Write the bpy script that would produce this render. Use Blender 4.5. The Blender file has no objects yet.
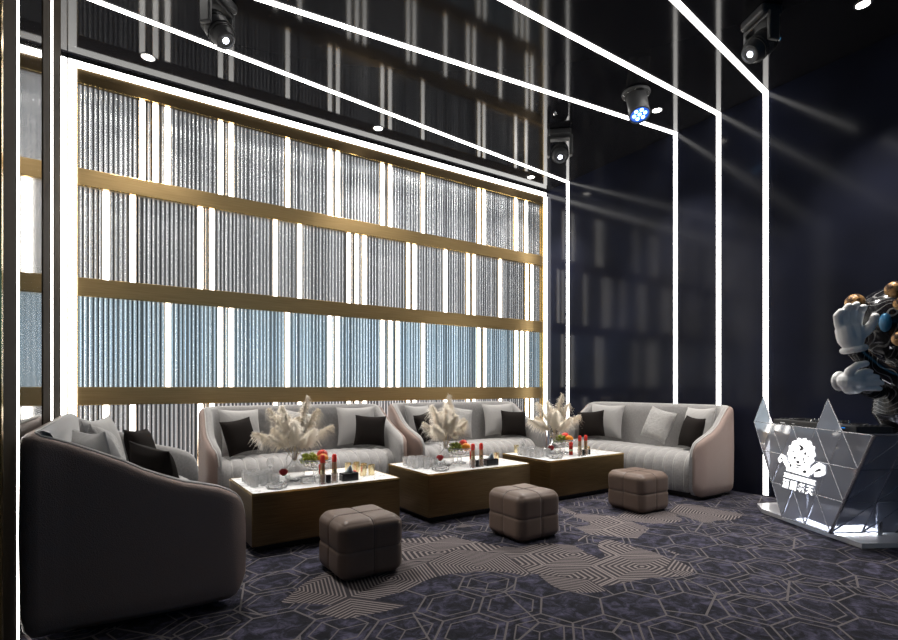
import bpy, math, random
from mathutils import Vector, Matrix, Euler
random.seed(7)
PI = math.pi
C = bpy.context.scene.collection
H = 1.1          # eye height
CEIL = 4.084
XL, XR = -0.35, 5.52
YF, YB = -3.0, 5.80
FW = Vector((.5466, .8373, 0)); RT = Vector((.8373, -.5466, 0))

# ------------------------------------------------------------------ node helpers
class S:
    """small wrapper: arithmetic on shader sockets"""
    def __init__(s, nt, k): s.nt = nt; s.k = k
    def m(s, op, *o):
        n = s.nt.nodes.new('ShaderNodeMath'); n.operation = op
        for i, v in enumerate((s,) + o):
            if isinstance(v, S): s.nt.links.new(v.k, n.inputs[i])
            else: n.inputs[i].default_value = v
        return S(s.nt, n.outputs[0])
    def __add__(s, o): return s.m('ADD', o)
    def __sub__(s, o): return s.m('SUBTRACT', o)
    def __mul__(s, o): return s.m('MULTIPLY', o)
    def __truediv__(s, o): return s.m('DIVIDE', o)
    def abs(s): return s.m('ABSOLUTE')
    def floor(s): return s.m('FLOOR')
    def fract(s): return s.m('FRACT')
    def lt(s, o): return s.m('LESS_THAN', o)
    def gt(s, o): return s.m('GREATER_THAN', o)
    def max(s, o): return s.m('MAXIMUM', o)
    def min(s, o): return s.m('MINIMUM', o)
    def inv(s): return (s * -1.0) + 1.0

def new_mat(name, col=(.5, .5, .5), rough=.5, metal=0., spec=.5, emit=None, strength=0., trans=0., ior=1.45, coat=0., sheen=0., alpha=1.):
    m = bpy.data.materials.new(name); m.use_nodes = True
    b = m.node_tree.nodes['Principled BSDF']
    b.inputs['Base Color'].default_value = (*col, 1)
    b.inputs['Roughness'].default_value = rough
    b.inputs['Metallic'].default_value = metal
    b.inputs['Specular IOR Level'].default_value = spec
    b.inputs['IOR'].default_value = ior
    b.inputs['Transmission Weight'].default_value = trans
    b.inputs['Coat Weight'].default_value = coat
    b.inputs['Sheen Weight'].default_value = sheen
    b.inputs['Sheen Roughness'].default_value = .5
    b.inputs['Alpha'].default_value = alpha
    if emit:
        b.inputs['Emission Color'].default_value = (*emit, 1)
        b.inputs['Emission Strength'].default_value = strength
    return m
def bsdf(m): return m.node_tree.nodes['Principled BSDF']
def coords(m, kind='Object', scale=(1, 1, 1)):
    nt = m.node_tree
    tc = nt.nodes.new('ShaderNodeTexCoord'); mp = nt.nodes.new('ShaderNodeMapping')
    mp.inputs['Scale'].default_value = scale
    nt.links.new(tc.outputs[kind], mp.inputs['Vector'])
    return mp.outputs[0]
def noise(m, vec, scale, detail=3., rough=.5, dist=0.):
    n = m.node_tree.nodes.new('ShaderNodeTexNoise')
    n.inputs['Scale'].default_value = scale; n.inputs['Detail'].default_value = detail
    n.inputs['Roughness'].default_value = rough; n.inputs['Distortion'].default_value = dist
    m.node_tree.links.new(vec, n.inputs['Vector'])
    return S(m.node_tree, n.outputs['Fac'])
def ramp(m, fac, stops):
    n = m.node_tree.nodes.new('ShaderNodeValToRGB')
    el = n.color_ramp.elements
    while len(el) < len(stops): el.new(.5)
    for e, (p, c) in zip(el, stops): e.position = p; e.color = (*c, 1)
    m.node_tree.links.new(fac.k, n.inputs[0]); return n.outputs[0]
def mix(m, fac, a, b):
    n = m.node_tree.nodes.new('ShaderNodeMix'); n.data_type = 'RGBA'
    if isinstance(fac, S): m.node_tree.links.new(fac.k, n.inputs[0])
    else: n.inputs[0].default_value = fac
    for i, v in ((6, a), (7, b)):
        if isinstance(v, tuple): n.inputs[i].default_value = (*v, 1)
        else: m.node_tree.links.new(v, n.inputs[i])
    return n.outputs[2]
def setcol(m, sock): m.node_tree.links.new(sock, bsdf(m).inputs['Base Color'])
def bump(m, fac, strength, dist=.01):
    n = m.node_tree.nodes.new('ShaderNodeBump'); n.inputs['Strength'].default_value = strength
    n.inputs['Distance'].default_value = dist
    m.node_tree.links.new(fac.k, n.inputs['Height'])
    m.node_tree.links.new(n.outputs[0], bsdf(m).inputs['Normal'])

# ------------------------------------------------------------------ materials
M = {}
M['ceiling'] = new_mat('ceiling_black', (.011, .011, .013), .07, spec=.15)
M['wall_dark'] = new_mat('wall_navy', (.008, .010, .019), .13, spec=.14)
v = coords(M['wall_dark']); nz = noise(M['wall_dark'], v, 1.3, 2)
setcol(M['wall_dark'], ramp(M['wall_dark'], nz, [(.3, (.008, .009, .015)), (.7, (.012, .014, .026))]))
M['wall_plain'] = new_mat('wall_charcoal', (.02, .02, .022), .45)
M['mirror'] = new_mat('smoked_mirror', (.40, .39, .38), .06, metal=1.)
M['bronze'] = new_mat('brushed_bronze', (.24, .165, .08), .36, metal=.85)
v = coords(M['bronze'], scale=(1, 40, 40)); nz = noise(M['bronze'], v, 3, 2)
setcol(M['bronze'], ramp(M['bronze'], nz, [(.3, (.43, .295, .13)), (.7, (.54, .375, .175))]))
M['bronze_shaded'] = new_mat('bronze_painted_shade', (.14, .095, .045), .5, metal=.8)  # dimmer light on the top band, painted as a darker bronze
M['bronze_post'] = new_mat('dark_bronze', (.040, .030, .020), .7, metal=0., spec=.04)
M['gold'] = new_mat('polished_gold', (.80, .55, .20), .2, metal=1.)
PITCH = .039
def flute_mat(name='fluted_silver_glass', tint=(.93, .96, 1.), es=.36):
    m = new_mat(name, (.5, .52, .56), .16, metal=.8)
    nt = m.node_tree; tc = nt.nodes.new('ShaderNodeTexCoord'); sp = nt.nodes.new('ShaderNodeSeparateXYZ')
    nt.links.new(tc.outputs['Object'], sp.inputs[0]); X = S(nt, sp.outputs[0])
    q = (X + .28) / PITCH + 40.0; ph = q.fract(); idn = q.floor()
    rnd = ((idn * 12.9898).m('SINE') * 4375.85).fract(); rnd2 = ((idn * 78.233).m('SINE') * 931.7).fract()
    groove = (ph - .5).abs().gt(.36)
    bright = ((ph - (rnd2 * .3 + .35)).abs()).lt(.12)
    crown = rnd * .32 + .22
    val = (crown + bright * .72) * groove.inv() + groove * (rnd2 * .10 + .008)  # flute reflections painted as bright and dark stripes
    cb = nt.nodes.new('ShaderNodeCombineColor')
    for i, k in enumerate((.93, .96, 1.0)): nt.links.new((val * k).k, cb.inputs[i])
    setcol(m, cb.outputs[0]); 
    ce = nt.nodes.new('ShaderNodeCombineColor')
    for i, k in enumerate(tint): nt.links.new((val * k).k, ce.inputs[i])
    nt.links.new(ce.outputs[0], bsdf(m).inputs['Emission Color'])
    bsdf(m).inputs['Emission Strength'].default_value = es  # the painted stripes also glow, to brighten the glass
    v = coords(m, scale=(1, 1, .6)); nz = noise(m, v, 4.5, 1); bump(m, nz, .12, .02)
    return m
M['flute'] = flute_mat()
M['flute_painted_blue'] = flute_mat('fluted_glass_blue_reflection_painted', (.66, .87, 1.), .62)  # third row: blue reflection put in as tinted emission
M['led'] = new_mat('led_white', (1, 1, 1), .5, emit=(1., .975, .93), strength=7.)
M['led_bright'] = new_mat('downlight_glow', (1, 1, 1), .5, emit=(1., .93, .84), strength=20.)
M['alu'] = new_mat('aluminium', (.55, .55, .55), .3, metal=1.)
M['velvet'] = new_mat('grey_velvet', (.30, .292, .29), .8, sheen=.6)
v = coords(M['velvet']); nz = noise(M['velvet'], v, 60, 4, .7)
setcol(M['velvet'], ramp(M['velvet'], nz, [(.3, (.25, .243, .24)), (.7, (.34, .332, .33))])); bump(M['velvet'], nz, .12, .004)
M['piping'] = new_mat('pale_piping', (.46, .45, .44), .6)
M['leather'] = new_mat('taupe_leather', (.27, .20, .175), .5, spec=.3)
v = coords(M['leather'])
vn = M['leather'].node_tree.nodes.new('ShaderNodeTexVoronoi'); vn.inputs['Scale'].default_value = 220
M['leather'].node_tree.links.new(v, vn.inputs['Vector'])
bump(M['leather'], S(M['leather'].node_tree, vn.outputs['Distance']), .45, .003)
M['pouf'] = new_mat('brown_leather', (.125, .088, .070), .42, spec=.35)
v = coords(M['pouf']); nz = noise(M['pouf'], v, 70, 4, .6); bump(M['pouf'], nz, .12, .004)
M['pouf_seam'] = new_mat('dark_seam', (.05, .038, .034), .6)
M['cushion_grey'] = new_mat('light_grey_cushion', (.40, .39, .385), .75, sheen=.5)
v = coords(M['cushion_grey']); nz = noise(M['cushion_grey'], v, 9, 3, .6, .8); bump(M['cushion_grey'], nz, .25, .03)
M['cushion_wrinkle'] = new_mat('silver_crinkled_cushion', (.46, .45, .44), .5, sheen=.5)
v = coords(M['cushion_wrinkle'], scale=(1, 1, 1.6)); nz = noise(M['cushion_wrinkle'], v, 13, 4, .7, 2.); bump(M['cushion_wrinkle'], nz, .9, .035)
M['cushion_dark'] = new_mat('dark_brown_cushion', (.013, .010, .009), .85, spec=.15)
M['plinth'] = new_mat('black_plinth', (.015, .013, .013), .35)
M['table_body'] = new_mat('brushed_brass', (.20, .135, .062), .30, metal=.9)
v = coords(M['table_body'], scale=(1.5, 1.5, 60)); nz = noise(M['table_body'], v, 3, 3)
setcol(M['table_body'], ramp(M['table_body'], nz, [(.3, (.15, .10, .045)), (.7, (.235, .16, .075))]))
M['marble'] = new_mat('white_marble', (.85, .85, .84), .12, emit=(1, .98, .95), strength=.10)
v = coords(M['marble']); nz = noise(M['marble'], v, 3.5, 6, .6, 1.5)
vein = (nz - .5).abs().lt(.02)
setcol(M['marble'], mix(M['marble'], vein, (.86, .86, .85), (.42, .42, .44)))
M['glass'] = new_mat('clear_glass', (1, 1, 1), .02, trans=.90, ior=1.45)
M['tumbler_glass'] = new_mat('cut_glass', (1, 1, 1), .03, trans=.76, ior=1.5)
M['smoke_glass'] = new_mat('smoked_glass', (.33, .35, .41), .05, trans=.60, ior=1.16, spec=.35)
M['gold_glass'] = new_mat('pale_gold_metal', (.72, .62, .38), .25, metal=.8)
M['red'] = new_mat('red_cap', (.72, .045, .03), .35)
M['rose'] = new_mat('deep_red_petals', (.28, .008, .012), .6)
M['rose2'] = new_mat('bright_red_petals', (.55, .012, .015), .6)
M['amber'] = new_mat('amber_liquid', (.42, .24, .14), .15, trans=.2)
M['redliq'] = new_mat('red_liquid', (.35, .02, .01), .12)
M['black'] = new_mat('black_gloss', (.012, .012, .013), .25)
M['blackmat'] = new_mat('black_matte', (.014, .014, .015), .5)
M['fixture'] = new_mat('fixture_grey', (.05, .05, .052), .42)
M['chrome'] = new_mat('chrome', (.75, .75, .75), .12, metal=1.)
M['green'] = new_mat('green_fruit', (.28, .34, .035), .35)
M['orange'] = new_mat('orange_fruit', (.85, .30, .02), .45)
M['yellow'] = new_mat('yellow_fruit', (.80, .52, .04), .4)
M['apple'] = new_mat('red_apple', (.60, .03, .02), .3)
M['stemgreen'] = new_mat('stem_brown', (.12, .09, .03), .6)
M['paper'] = new_mat('pale_blue_tissue', (.62, .68, .72), .7)
M['pampas'] = new_mat('cream_pampas', (.95, .88, .77), .9)
M['straw'] = new_mat('straw_stem', (.45, .36, .22), .8)
M['lens'] = new_mat('lens_glow', (1, 1, 1), .2, emit=(.86, .9, 1.), strength=14.)
M['blueled'] = new_mat('blue_led', (.1, .4, 1), .3, emit=(.30, .62, 1.), strength=6.)
M['bluelens'] = new_mat('blue_lens', (.02, .08, .4), .15, emit=(.03, .12, .6), strength=1.)
M['bluestripe'] = new_mat('blue_stripe', (.02, .2, .6), .3, emit=(.02, .28, .9), strength=.8)
M['white_sign'] = new_mat('lit_sign', (1, 1, 1), .5, emit=(1, 1, 1), strength=1.5)
M['sign_ink'] = new_mat('sign_ink', (.04, .04, .05), .5)
M['edge'] = new_mat('steel_edge', (.42, .43, .46), .25, metal=.9)
M['glove'] = new_mat('white_gloss', (.84, .84, .84), .35)
M['ball'] = new_mat('carved_bronze_ball', (.35, .2, .08), .4, metal=.5)
v = coords(M['ball']); nz = noise(M['ball'], v, 14, 4, .7)
setcol(M['ball'], ramp(M['ball'], nz, [(.42, (.05, .025, .012)), (.5, (.42, .23, .09)), (.7, (.62, .40, .18))]))
M['circuit'] = new_mat('black_lined_gloss', (.01, .01, .012), .16)
v = coords(M['circuit']); nz = noise(M['circuit'], v, 2.6, 1)
ln = ((nz * 26.0).fract()).lt(.13)
setcol(M['circuit'], mix(M['circuit'], ln, (.008, .008, .010), (.16, .16, .16)))
M['blue_gloss'] = new_mat('blue_gloss', (.02, .10, .20), .12)
M['deck_white'] = new_mat('frosted_white_plinth', (.8, .8, .82), .35)
M['base_slab'] = new_mat('grey_gloss_slab', (.5, .5, .53), .25)
M['screen'] = new_mat('added_blue_glow', (.02, .1, .3), .3, emit=(.10, .50, .95), strength=.5)  # added blue glow, there to be reflected in the fluted glass

# patterned carpet
def carpet():
    m = new_mat('patterned_carpet', (.1, .1, .13), .95, spec=.15)
    nt = m.node_tree
    tc = nt.nodes.new('ShaderNodeTexCoord'); sp = nt.nodes.new('ShaderNodeSeparateXYZ')
    nt.links.new(tc.outputs['Object'], sp.inputs[0])
    X0 = S(nt, sp.outputs[0]); Y0 = S(nt, sp.outputs[1])
    def hexgrid(scale, ang, sx=1., off=(0., 0.)):
        ca, sa = math.cos(ang), math.sin(ang)
        x = (X0 * ca + Y0 * sa) * (scale * sx) + (50.0 + off[0]); y = (Y0 * ca - X0 * sa) * scale + (50 + off[1])
        s3 = math.sqrt(3)
        def cell(x, y):
            ix = x.floor(); iy = (y / s3).floor()
            return x - ix - .5, y - iy * s3 - s3 / 2, ix, iy
        ax, ay, aix, aiy = cell(x, y)
        bx, by, bix, biy = cell(x - .5, y - s3 / 2)
        da = ax * ax + ay * ay; db = bx * bx + by * by
        t = da.lt(db); u = t.inv()
        gx = ax * t + bx * u; gy = ay * t + by * u
        idn = (aix * 7.13 + aiy * 3.71) * t + (bix * 5.37 + biy * 9.17 + 31.7) * u
        e = (gx.abs()).max(gx.abs() * .5 + gy.abs() * (s3 / 2))     # 0 centre .. .5 edge
        rnd = (idn.m('SINE') * 43758.5).fract()
        return gx, gy, e, rnd
    gx, gy, e, rnd = hexgrid(3.5, .35, .82)
    line_w = .017
    outer = e.gt(.5 - line_w)
    # second, offset layer of larger hexes whose outlines cross the first
    gx2, gy2, e2, r2 = hexgrid(1.5, -.25, 1.25, (.3, .2))
    outer2 = e2.gt(.5 - .009)
    inner = ((e - .36).abs().lt(.012)) * rnd.gt(.35)
    yline = ((gx.abs().lt(.011)) * gy.gt(0.) ).max(((gx * .5 + gy * .866).abs().lt(.011) * gx.gt(0.)).max((gx * .5 - gy * .866).abs().lt(.011) * gx.lt(0.)))
    yline = yline * rnd.gt(.62) * e.lt(.37)
    # dense nested chevrons
    dense = ((e2 * 26.0).fract()).lt(.42)
    gx3, gy3, e3, r3 = hexgrid(2.6, -.25, .7, (.11, .4))
    chev = ((e3 * 15.0).fract()).lt(.42)
    v = coords(m)
    zone = noise(m, v, .8, 1.5, .5) + r2 * .16 + (((Y0 - 2.65) / .8).abs().m('POWER', 4.).inv().max(-1.) * .10) - (X0 - 3.6).max(0.) * .12
    big = zone.gt(.665)
    pick = ((r2 * 7.3).fract()).gt(.5)
    densepat = dense * pick + chev * pick.inv()
    lines = (outer.max(outer2 * rnd.gt(.3))).max(inner.max(yline))
    pat = densepat * big + lines * big.inv()
    mot = noise(m, v, 13, 6, .72, .8)
    base = ramp(m, mot, [(.36, (.008, .008, .011)), (.47, (.015, .015, .022)), (.55, (.034, .033, .053)), (.68, (.080, .075, .118))])
    zb = mix(m, big, base, (.034, .030, .034))
    col = mix(m, pat, zb, mix(m, big, (.118, .106, .108), (.20, .172, .168)))
    fib = noise(m, v, 260, 2, .6)
    col2 = mix(m, (fib - .42) * 1.2, col, (.015, .014, .018))
    setcol(m, col2)
    bump(m, fib + pat * .8, .5, .006)
    return m
M['carpet'] = carpet()

# ------------------------------------------------------------------ mesh helpers
class MB:
    def __init__(s): s.v = []; s.f = []
    def add(s, vs, fs, mat=None):
        o = len(s.v)
        s.v += [tuple(mat @ Vector(p)) if mat else tuple(p) for p in vs]
        s.f += [tuple(i + o for i in f) for f in fs]; return s
    def box(s, a, b, mat=None):
        (x0, y0, z0), (x1, y1, z1) = a, b
        return s.add([(x0, y0, z0), (x1, y0, z0), (x1, y1, z0), (x0, y1, z0), (x0, y0, z1), (x1, y0, z1), (x1, y1, z1), (x0, y1, z1)],
                     [(0, 3, 2, 1), (4, 5, 6, 7), (0, 1, 5, 4), (1, 2, 6, 5), (2, 3, 7, 6), (3, 0, 4, 7)], mat)
    def tube(s, pts, r, n=8, cap=True, mat=None):
        pts = [Vector(p) for p in pts]; rs = r if isinstance(r, (list, tuple)) else [r] * len(pts)
        vs = []; fs = []; up = None
        for i, p in enumerate(pts):
            d = (pts[min(i + 1, len(pts) - 1)] - pts[max(i - 1, 0)]).normalized()
            if up is None: up = Vector((0, 0, 1)) if abs(d.z) < .9 else Vector((1, 0, 0))
            a = d.cross(up).normalized(); b = a.cross(d).normalized(); up = b
            for k in range(n):
                t = 2 * PI * k / n; vs.append(p + (a * math.cos(t) + b * math.sin(t)) * rs[i])
        for i in range(len(pts) - 1):
            for k in range(n):
                k2 = (k + 1) % n; fs.append((i * n + k, i * n + k2, (i + 1) * n + k2, (i + 1) * n + k))
        if cap: fs.append(tuple(range(n - 1, -1, -1))); fs.append(tuple((len(pts) - 1) * n + k for k in range(n)))
        return s.add(vs, fs, mat)
    def lathe(s, prof, n=24, mat=None, closed=False):
        """prof: list of (r, z); closed ring profile for hollow glass"""
        vs = []; fs = []; m = len(prof)
        for r, z in prof:
            for k in range(n):
                t = 2 * PI * k / n; vs.append((max(r, .0002) * math.cos(t), max(r, .0002) * math.sin(t), z))
        for i in range(m if closed else m - 1):
            j = (i + 1) % m
            for k in range(n):
                k2 = (k + 1) % n; fs.append((i * n + k, i * n + k2, j * n + k2, j * n + k))
        if not closed: fs.append(tuple(range(n - 1, -1, -1))); fs.append(tuple((m - 1) * n + k for k in range(n)))
        return s.add(vs, fs, mat)
    def ball(s, c, r, n=14, sc=(1, 1, 1), mat=None):
        vs = [(c[0], c[1], c[2] - r * sc[2])]; fs = []; mm = n // 2
        for i in range(1, mm):
            ph = PI * i / mm
            for k in range(n):
                t = 2 * PI * k / n
                vs.append((c[0] + r * sc[0] * math.sin(ph) * math.cos(t), c[1] + r * sc[1] * math.sin(ph) * math.sin(t), c[2] - r * sc[2] * math.cos(ph)))
        vs.append((c[0], c[1], c[2] + r * sc[2])); L = len(vs) - 1
        for k in range(n):
            k2 = (k + 1) % n
            fs.append((0, 1 + k2, 1 + k)); fs.append((L, 1 + (mm - 2) * n + k, 1 + (mm - 2) * n + k2))
            for i in range(mm - 2): fs.append((1 + i * n + k, 1 + i * n + k2, 1 + (i + 1) * n + k2, 1 + (i + 1) * n + k))
        return s.add(vs, fs, mat)
    def prism(s, poly, z0, z1, mat=None):
        n = len(poly)
        return s.add([(x, y, z0) for x, y in poly] + [(x, y, z1) for x, y in poly],
                     [tuple(range(n - 1, -1, -1)), tuple(range(n, 2 * n))] + [(i, (i + 1) % n, n + (i + 1) % n, n + i) for i in range(n)], mat)
    def build(s, name, mat, parent=None, smooth=False, bevel=0, segs=2, angle=30):
        me = bpy.data.meshes.new(name); me.from_pydata(s.v, [], s.f); me.validate(); me.update()
        o = bpy.data.objects.new(name, me); C.objects.link(o)
        if mat: me.materials.append(M[mat] if isinstance(mat, str) else mat)
        if smooth:
            me.polygons.foreach_set('use_smooth', [True] * len(me.polygons))
            try: me.set_sharp_from_angle(angle=math.radians(angle))
            except Exception: pass
        if bevel:
            md = o.modifiers.new('bevel', 'BEVEL'); md.width = bevel; md.segments = segs; md.limit_method = 'ANGLE'
        if parent: o.parent = parent
        return o
def tag(o, label=None, cat=None, group=None, kind=None):
    if label: o['label'] = label
    if cat: o['category'] = cat
    if group: o['group'] = group
    if kind: o['kind'] = kind
    return o
def thing(name, label, cat, loc=(0, 0, 0), rz=0, group=None):
    o = bpy.data.objects.new(name, None); C.objects.link(o); o.location = loc; o.rotation_euler = (0, 0, rz)
    o.empty_display_size = .05
    return tag(o, label, cat, group)
def copy_tree(o, parent=None):
    c = o.copy(); C.objects.link(c)
    if parent: c.parent = parent
    for ch in list(o.children): copy_tree(ch, c)
    return c
def dup(root, loc, rot=(0, 0, 0), label=None, group=None):
    c = copy_tree(root); c.location = loc; c.rotation_euler = rot
    return tag(c, label, None, group)
def struct(mb, name, mat, label, **k): return tag(mb.build(name, mat, **k), label, 'wall' if 'wall' in name else name.split('_')[0], kind='structure')

# ------------------------------------------------------------------ room shell
t = .15
struct(MB().box((XL - t, YF - t, -.1), (XR + t, YB + .2, 0)), 'floor', 'carpet', 'navy carpet floor woven with hexagons and chevrons in beige lines')
struct(MB().box((XL - t, YF - t, CEIL), (XR + t, YB + .2, CEIL + .1)), 'ceiling', 'ceiling', 'glossy black ceiling that mirrors the lit wall')
struct(MB().box((XL - t, YB + .06, 0), (XR + t, YB + .2, CEIL)), 'wall_back', 'wall_plain', 'wall behind the fluted glass screen')
struct(MB().box((XR, YF, 0), (XR + t, YB + .06, CEIL)), 'wall_right', 'wall_dark', 'glossy navy black wall with vertical light lines')
struct(MB().box((XL - t, YF, 0), (XL, YB + .06, CEIL)), 'wall_left', 'mirror', 'smoked mirror wall behind the nearest sofa')
struct(MB().box((XL - t, YF - t, 0), (XR + t, YF, CEIL)), 'wall_front', 'wall_plain', 'dark wall behind the viewer')

# bronze posts on the mirror wall
for (y0, y1, lab) in ((2.50, 2.83, 'dark bronze pilaster on the mirror wall, nearest and leftmost in view'),
                      (3.80, 4.22, 'dark bronze pilaster on the mirror wall, between its two light lines'),
                      (4.42, 4.98, 'dark bronze pilaster on the mirror wall, the one nearest the fluted screen')):
    tag(MB().box((XL, y0, 0), (XL + .004, y1, CEIL)).build('pilaster', 'bronze_post'), lab, 'pilaster', 'bronze pilasters on the mirror wall')
tag(MB().box((XL, 2.46, 0), (XL + .006, 2.494, CEIL)).build('trim_1', 'gold'), 'thin gold trim on the mirror wall', 'trim', kind='structure')

# ------------------------------------------------------------------ light lines (LED)
def seg_box(mb, a, b, w, tk, nrm):
    a = Vector(a); b = Vector(b); d = (b - a).normalized(); n = Vector(nrm); s = d.cross(n).normalized() * (w / 2)
    mb.add([a - s, a + s, b + s, b - s, a - s + n * tk, a + s + n * tk, b + s + n * tk, b - s + n * tk],
           [(0, 3, 2, 1), (4, 5, 6, 7), (0, 1, 5, 4), (1, 2, 6, 5), (2, 3, 7, 6), (3, 0, 4, 7)])
lines = [((XL, 4.78), (XR, 5.295), None, 'first light line of the ceiling, closest to the fluted screen, turning down the navy wall'),
         ((XL, 4.23), (XR, 3.588), None, 'second light line from the fluted screen, ending behind the far sofa'),
         ((XL, 3.07), (XR, 3.075), None, 'third light line from the fluted screen, just left of the rightmost one'),
         ((XL, 1.87), (XR, 2.592), None, 'rightmost light line, running over the ceiling and down to the carpet beside the booth')]
for a, b, _, lab in lines:
    g = thing('led_light_line', lab, 'light', (XR, b[1], 0), 0, 'light lines folding from ceiling to navy wall')
    mb = MB(); seg_box(mb, (a[0] - XR + .004, a[1] - b[1], CEIL - .001), (0, 0, CEIL - .001), .046, .008, (0, 0, -1)); mb.build('ceiling_strip', 'led', g)
    mb = MB(); seg_box(mb, (-.001, 0, .012), (-.001, 0, CEIL - .002), .046, .008, (-1, 0, 0)); mb.build('wall_strip', 'led', g)
for y, lab in ((2.862, 'vertical light line on the mirror wall beside the nearest pilaster'), (4.32, 'thin vertical light line between the two farther pilasters of the mirror wall')):
    g = thing('wall_light_line', lab, 'light', (XL, y, 0), 0, 'vertical light lines on the mirror wall')
    MB().box((.001, -.022, .01), (.006, .022, CEIL - .01)).build('diffuser', 'led', g)
    MB().box((.0002, -.026, .01), (.0009, .026, CEIL - .01)).build('channel', 'alu', g)
YW = 5.727
g = thing('screen_frame_light', 'bright white light line framing the fluted glass screen', 'light', (0, YW, 0))
MB().box((-.345, -.012, 3.995), (5.5, 0, 4.052)).build('top_strip', 'led', g)
MB().box((-.345, -.012, 4.053), (5.5, 0, 4.083)).build('trim', 'blackmat', g)
MB().box((-.345, -.012, .01), (-.283, 0, 3.994)).build('side_strip', 'led', g)
MB().box((5.452, -.012, .01), (5.512, 0, 3.994)).build('side_strip', 'led', g)

# ------------------------------------------------------------------ fluted screen
scr = thing('fluted_glass_screen', 'tall wall screen of fluted silver glass divided by bronze bands', 'screen', (0, YW, 0))
rows = [(3.094, 3.873), (2.099, 2.941), (1.104, 1.936), (.02, .941)]
GX0, GX1, GY = -.28, 5.44, .072
for (z0, z1), rn in zip(rows, ('top', 'second', 'third', 'bottom')):
    mb = MB(); pitch = PITCH; n = int((GX1 - GX0) / pitch); K = 6; vs = []; fs = []
    tot = n * K
    for i in range(tot + 1):
        x = GX0 + (GX1 - GX0) * i / tot; ph = (i % K) / K
        y = GY - .014 * math.sin(PI * ph) ** .8
        vs += [(x, y, z0), (x, y, z1)]
    for i in range(tot): fs.append((2 * i, 2 * i + 2, 2 * i + 3, 2 * i + 1))
    b0 = len(vs)
    for i in range(tot + 1):
        x = GX0 + (GX1 - GX0) * i / tot; vs += [(x, GY + .008, z0), (x, GY + .008, z1)]
    for i in range(tot): fs.append((b0 + 2 * i, b0 + 2 * i + 1, b0 + 2 * i + 3, b0 + 2 * i + 2))
    mb.add(vs, fs)
    o = mb.build('fluted_panel', 'flute_painted_blue' if rn == 'third' else 'flute', scr); o.data.polygons.foreach_set('use_smooth', [True] * len(o.data.polygons))
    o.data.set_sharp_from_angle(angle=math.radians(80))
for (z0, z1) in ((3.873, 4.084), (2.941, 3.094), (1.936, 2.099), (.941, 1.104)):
    MB().box((-.283, 0, z0), (5.452, .079, z1)).build('bronze_band', 'bronze_shaded' if z0 > 3.5 else 'bronze', scr, bevel=.003)
mb = MB()
for z in (3.868, 2.936, 1.931, .936): mb.box((-.28, .002, z), (5.44, .014, z + .005))
mb.build('gold_trim', 'gold', scr)
MB().box((5.44, .0, .0), (5.452, .079, 4.0)).build('gold_jamb', 'gold', scr)
MB().box((-.283, .012, 0), (-.276, .079, 4.0)).build('gold_jamb', 'gold', scr)
MB().box((5.452, .0, .0), (5.515, .079, 4.0)).build('bronze_jamb', 'bronze', scr)
MB().box((-.348, .0, 0), (-.283, .079, 4.0)).build('bronze_jamb', 'bronze', scr)

R1 = [142.2, 155.5, 167.6, 220.5, 231.2, 287.6, 329.8, 337.8, 382.2, 389.9, 422.7, 478.8, 483.9, 515.5, 526]
R2 = [106, 132.8, 200.4, 211.8, 275.3, 299.6, 348.8, 356.8, 364.5, 408, 414.2, 445.4, 467.8, 474.1, 500.2, 526.6, 531.8]
R3 = [168, 220.3, 231.2, 287.4, 329.7, 337.5, 382.5, 390.2, 397.7, 423, 478.4, 484.7, 516, 521.9, 527.2]
def wallx(a):     # spacing of the tubes along the screen, measured once on the photograph
    a = (a - 449) / 513.; return (.5466 + .8373 * a) * 5.765 / (.8373 - .5466 * a)
words = ['first', 'second', 'third', 'fourth', 'fifth', 'sixth', 'seventh', 'eighth', 'ninth', 'tenth', 'eleventh', 'twelfth', 'thirteenth', 'fourteenth', 'fifteenth', 'sixteenth', 'seventeenth']
for ri, (lst, rn) in enumerate(((R1, 'top'), (R2, 'second'), (R3, 'third'), (R2, 'bottom'))):
    z0, z1 = rows[ri]; first = None
    for k, p in enumerate(lst):
        lab = 'vertical white light tube, %s from the left in the %s row of the fluted screen' % (words[k], rn)
        loc = (wallx(p), YW + .04, z0)
        if first is None:
            first = thing('light_tube', lab, 'light', loc, 0, 'light tubes in the %s row of the screen' % rn)
            h = z1 - z0 - .006
            MB().box((-.0235, -.012, .003), (.0235, .008, h)).build('diffuser', 'led', first, bevel=.006)
            MB().box((-.029, -.004, .003), (-.024, .02, h)).box((.024, -.004, .003), (.029, .02, h)).box((-.024, .0085, .003), (.024, .02, h)).build('channel', 'gold', first)
        else: dup(first, loc, label=lab)

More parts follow.
